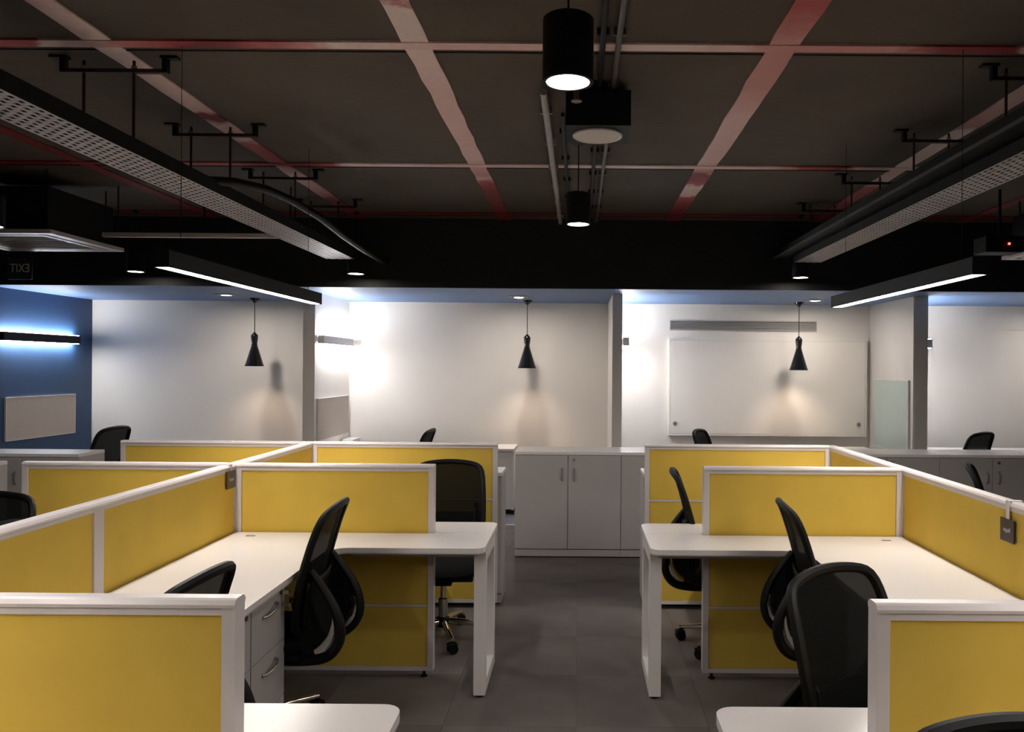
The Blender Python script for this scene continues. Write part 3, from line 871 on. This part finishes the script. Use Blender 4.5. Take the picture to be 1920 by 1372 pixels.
def make_chair():
    root = bpy.data.objects.new('task_chair', None)
    COL.objects.link(root)
    # seat cushion
    bm = bmesh.new()
    bmesh.ops.create_grid(bm, x_segments=10, y_segments=10, size=1)
    vs_, fs_ = [], []
    N = 32
    rings = [(0.0, 0.078), (0.5, 0.078), (0.8, 0.074), (0.93, 0.066), (1.0, 0.045), (0.99, 0.02), (0.93, 0.0), (0.5, 0.0)]
    bm.free()
    mb = MB()
    for r, z in rings:
        for k_ in range(N):
            sx, sy = sup(2 * PI * k_ / N, 4.0)
            zz = z
            if sy > 0.3 and z > 0.03: zz -= 0.030 * ((sy * r - 0.3) / 0.7) ** 2 if sy * r > 0.3 else 0
            vs_.append((sx * r * 0.225, sy * r * 0.235 + 0.02, 0.412 + zz))
    for j in range(len(rings) - 1):
        for k_ in range(N):
            fs_.append((j * N + k_, j * N + (k_ + 1) % N, (j + 1) * N + (k_ + 1) % N, (j + 1) * N + k_))
    fs_.append(tuple(range((len(rings) - 1) * N, len(rings) * N)))
    mb.add(vs_, fs_)
    mb.build('seat_cushion', 'black_fabric', root, True)
    # pan under the seat
    MB().box(-0.19, 0.19, -0.19, 0.20, 0.385, 0.412, b=0.010).build('seat_pan', 'black_plastic', root)
    B(-0.06, 0.06, -0.13, 0.10, 0.335, 0.386, b=0.012).build('tilt_mechanism', 'black_plastic', root)
    # backrest: rim and mesh
    M_ = 96
    rim = [back_pt(*sup(2 * PI * k_ / M_, 11.0)) for k_ in range(M_)]
    MB().tube(rim, 0.016, 8, closed=True).build('back_frame', 'black_plastic', root, True)
    mv, mf = [], []
    R = [0.0, 0.25, 0.5, 0.75, 0.9, 0.97]
    for r in R:
        for k_ in range(M_):
            sx, st = sup(2 * PI * k_ / M_, 11.0)
            p = back_pt(sx * r, st * r)
            mv.append(p[:])
    for j in range(len(R) - 1):
        for k_ in range(M_):
            mf.append((j * M_ + k_, j * M_ + (k_ + 1) % M_, (j + 1) * M_ + (k_ + 1) % M_, (j + 1) * M_ + k_))
    mo = MB().add(mv, mf).build('mesh_back', 'mesh_fabric', root, True)
    # lower shell / lumbar behind the mesh
    lv, lf = [], []
    nx, ny = 10, 6
    for j in range(ny + 1):
        for i in range(nx + 1):
            s = -0.86 + 1.72 * i / nx; t = -0.95 + 0.75 * j / ny
            p = back_pt(s, t) + Vector((0, -0.022, 0))
            lv.append(p[:])
    for j in range(ny):
        for i in range(nx):
            a = j * (nx + 1) + i
            lf.append((a, a + 1, a + nx + 2, a + nx + 1))
    lo = MB().add(lv, lf).build('lumbar_shell', 'black_plastic', root, True)
    md = lo.modifiers.new('thickness', 'SOLIDIFY'); md.thickness = 0.012
    # side J supports with chrome plates
    for s in (-1, 1):
        x = s * 0.175
        path = [(x, -0.232, 0.76), (x, -0.275, 0.70), (x * 1.04, -0.325, 0.62), (x * 1.04, -0.352, 0.54), (x * 1.02, -0.350, 0.47), (x, -0.315, 0.415), (x * 0.9, -0.25, 0.385), (x * 0.75, -0.12, 0.372), (x * 0.4, -0.02, 0.368)]
        rad = [0.012, 0.016, 0.019, 0.022, 0.024, 0.024, 0.022, 0.020, 0.016]
        fp, fr_ = [], []
        for i in range(len(path) - 1):
            p0, p1, p2, p3 = [Vector(path[max(0, min(len(path) - 1, i + q))]) for q in (-1, 0, 1, 2)]
            for q in range(4):
                u = q / 4
                fp.append((0.5 * ((2 * p1) + (p2 - p0) * u + (2 * p0 - 5 * p1 + 4 * p2 - p3) * u * u + (3 * p1 - p0 - 3 * p2 + p3) * u ** 3))[:])
                fr_.append(rad[i] * (1 - u) + rad[i + 1] * u)
        fp.append(path[-1]); fr_.append(rad[-1])
        j = MB().tube(fp, fr_, 10, flat=1.3).build('back_support', 'black_plastic', root, True)
        pl = MB().tube([(x * 0.98, -0.333, 0.565), (x * 0.98, -0.335, 0.52), (x * 0.97, -0.325, 0.475), (x * 0.95, -0.292, 0.435), (x * 0.93, -0.25, 0.418)], [0.012, 0.020, 0.023, 0.022, 0.012], 10, flat=1.5).build('chrome_plate', 'chrome', j, True)
        pts_ = [p for p in fp[:25]] + [(x, -0.19, 0.40), (x, -0.185, 0.52), (x, -0.19, 0.62), (x, -0.21, 0.72)]
        n_ = len(pts_)
        sv = [(p[0] - s * 0.004, p[1], p[2]) for p in pts_] + [(p[0] - s * 0.016, p[1], p[2]) for p in pts_]
        MB().add(sv, [tuple(range(n_)), tuple(range(2 * n_ - 1, n_ - 1, -1))] + [(i, (i + 1) % n_, n_ + (i + 1) % n_, n_ + i) for i in range(n_)]).build('side_web', 'black_plastic', root)
    # web between supports
    B(-0.17, 0.17, -0.30, -0.19, 0.405, 0.43, b=0.01).build('rear_bridge', 'black_plastic', root)
    # column and base
    MB().lathe([(0.028, 0.10), (0.028, 0.24), (0.016, 0.245), (0.016, 0.34)], n=16).build('gas_column', 'chrome', root, True)
    MB().lathe([(0.035, 0.075), (0.042, 0.085), (0.040, 0.125), (0.030, 0.135)], n=18).build('base_hub', 'black_plastic', root, True)
    leg = MB().tube([(0.03, 0, 0.105), (0.12, 0, 0.10), (0.20, 0, 0.088), (0.272, 0, 0.078)], [0.020, 0.018, 0.015, 0.012], 10).mesh('base_arm', 'chrome', True)
    cm = MB()
    for yy in (-0.022, 0.006):
        vs2 = []
        n = 16
        for k_ in range(n):
            a = 2 * PI * k_ / n
            vs2.append((0.028 * math.cos(a), yy, 0.028 + 0.028 * math.sin(a)))
        vs2 += [(p[0], yy + 0.016, p[2]) for p in vs2]
        cm.add(vs2, [tuple(range(n)), tuple(range(2 * n - 1, n - 1, -1))] + [(i, (i + 1) % n, n + (i + 1) % n, n + i) for i in range(n)])
    cm.box(-0.016, 0.016, -0.007, 0.007, 0.024, 0.066)
    cm.box(-0.026, 0.024, -0.024, 0.024, 0.040, 0.060, b=0.004)
    cme = cm.mesh('caster', 'black_plastic')
    for q in range(5):
        a = 2 * PI * q / 5
        L = inst('base_arm', leg, root, (0, 0, 0), (0, 0, a))
        inst('caster', cme, L, (0.268, 0, 0.0), (0, 0, 0.7 + q))
    return root
proto = make_chair()
used = [False]
def chair(tx, ty, fx, fy, label, lift=0.0, base=0.0):
    """tx,ty = where the top of the back stands; (fx,fy) facing direction"""
    l = math.hypot(fx, fy); fx /= l; fy /= l
    o = proto if not used[0] else copy_tree(proto)
    used[0] = True
    o.location = (tx + fx * 0.31, ty + fy * 0.31, 0)
    o.rotation_euler = (0, 0, math.atan2(-fx, fy))
    tag(o, label, 'chair', 'black mesh task chairs')
    for ch in o.children:
        if ch.name.split('.')[0] == 'base_arm': ch.rotation_euler.z += base
    if lift:
        for ch in o.children:
            if ch.name.split('.')[0] not in ('base_arm', 'base_hub', 'gas_column'): ch.location.z += lift
            if ch.name.split('.')[0] == 'gas_column': ch.scale.z = 1 + lift / 0.34
    return o
chair(-1.065, 2.30, -1, 0.06, 'black mesh chair just showing above the nearest left cross panel', base=PI / 5)
chair(-1.04, 3.51, -1, -0.05, 'black mesh chair beside the pedestal with keys, left of aisle')
chair(-0.81, 5.06, 0.05, -1, 'black mesh chair facing the camera behind the middle left panel')
chair(0.555, 4.68, 1, -0.08, 'black mesh chair seen from the side behind the right loop leg')
chair(0.915, 3.58, 1, -0.08, 'black mesh chair in profile before the middle right cross panel', base=PI / 5)
chair(0.745, 2.40, 0.6, -0.8, 'large black mesh chair back beside the nearest right cross panel')
chair(0.73, 1.33, 0.06, -1, 'black chair top rising at the bottom right picture corner', 0.015)
chair(-2.70, 3.67, 0.12, -1, 'black chair back behind the left spine at the left picture edge')
chair(-4.03, 7.0, -1, 0.10, 'black chair beside the white-topped cabinet by the blue wall', 0.045)
chair(-1.38, 7.55, -1, 0.05, 'small black chair tip above the left farthest cross panel')
chair(1.15, 7.72, 0.90, -0.44, 'small black chair tip above the right farthest cross panel')
chair(3.87, 7.62, -0.55, 0.83, 'black chair top behind the right cabinets, against the white wall')
chair(2.45, 5.02, 0.90, -0.44, 'small black chair in front of the right cabinets, beyond the spine')
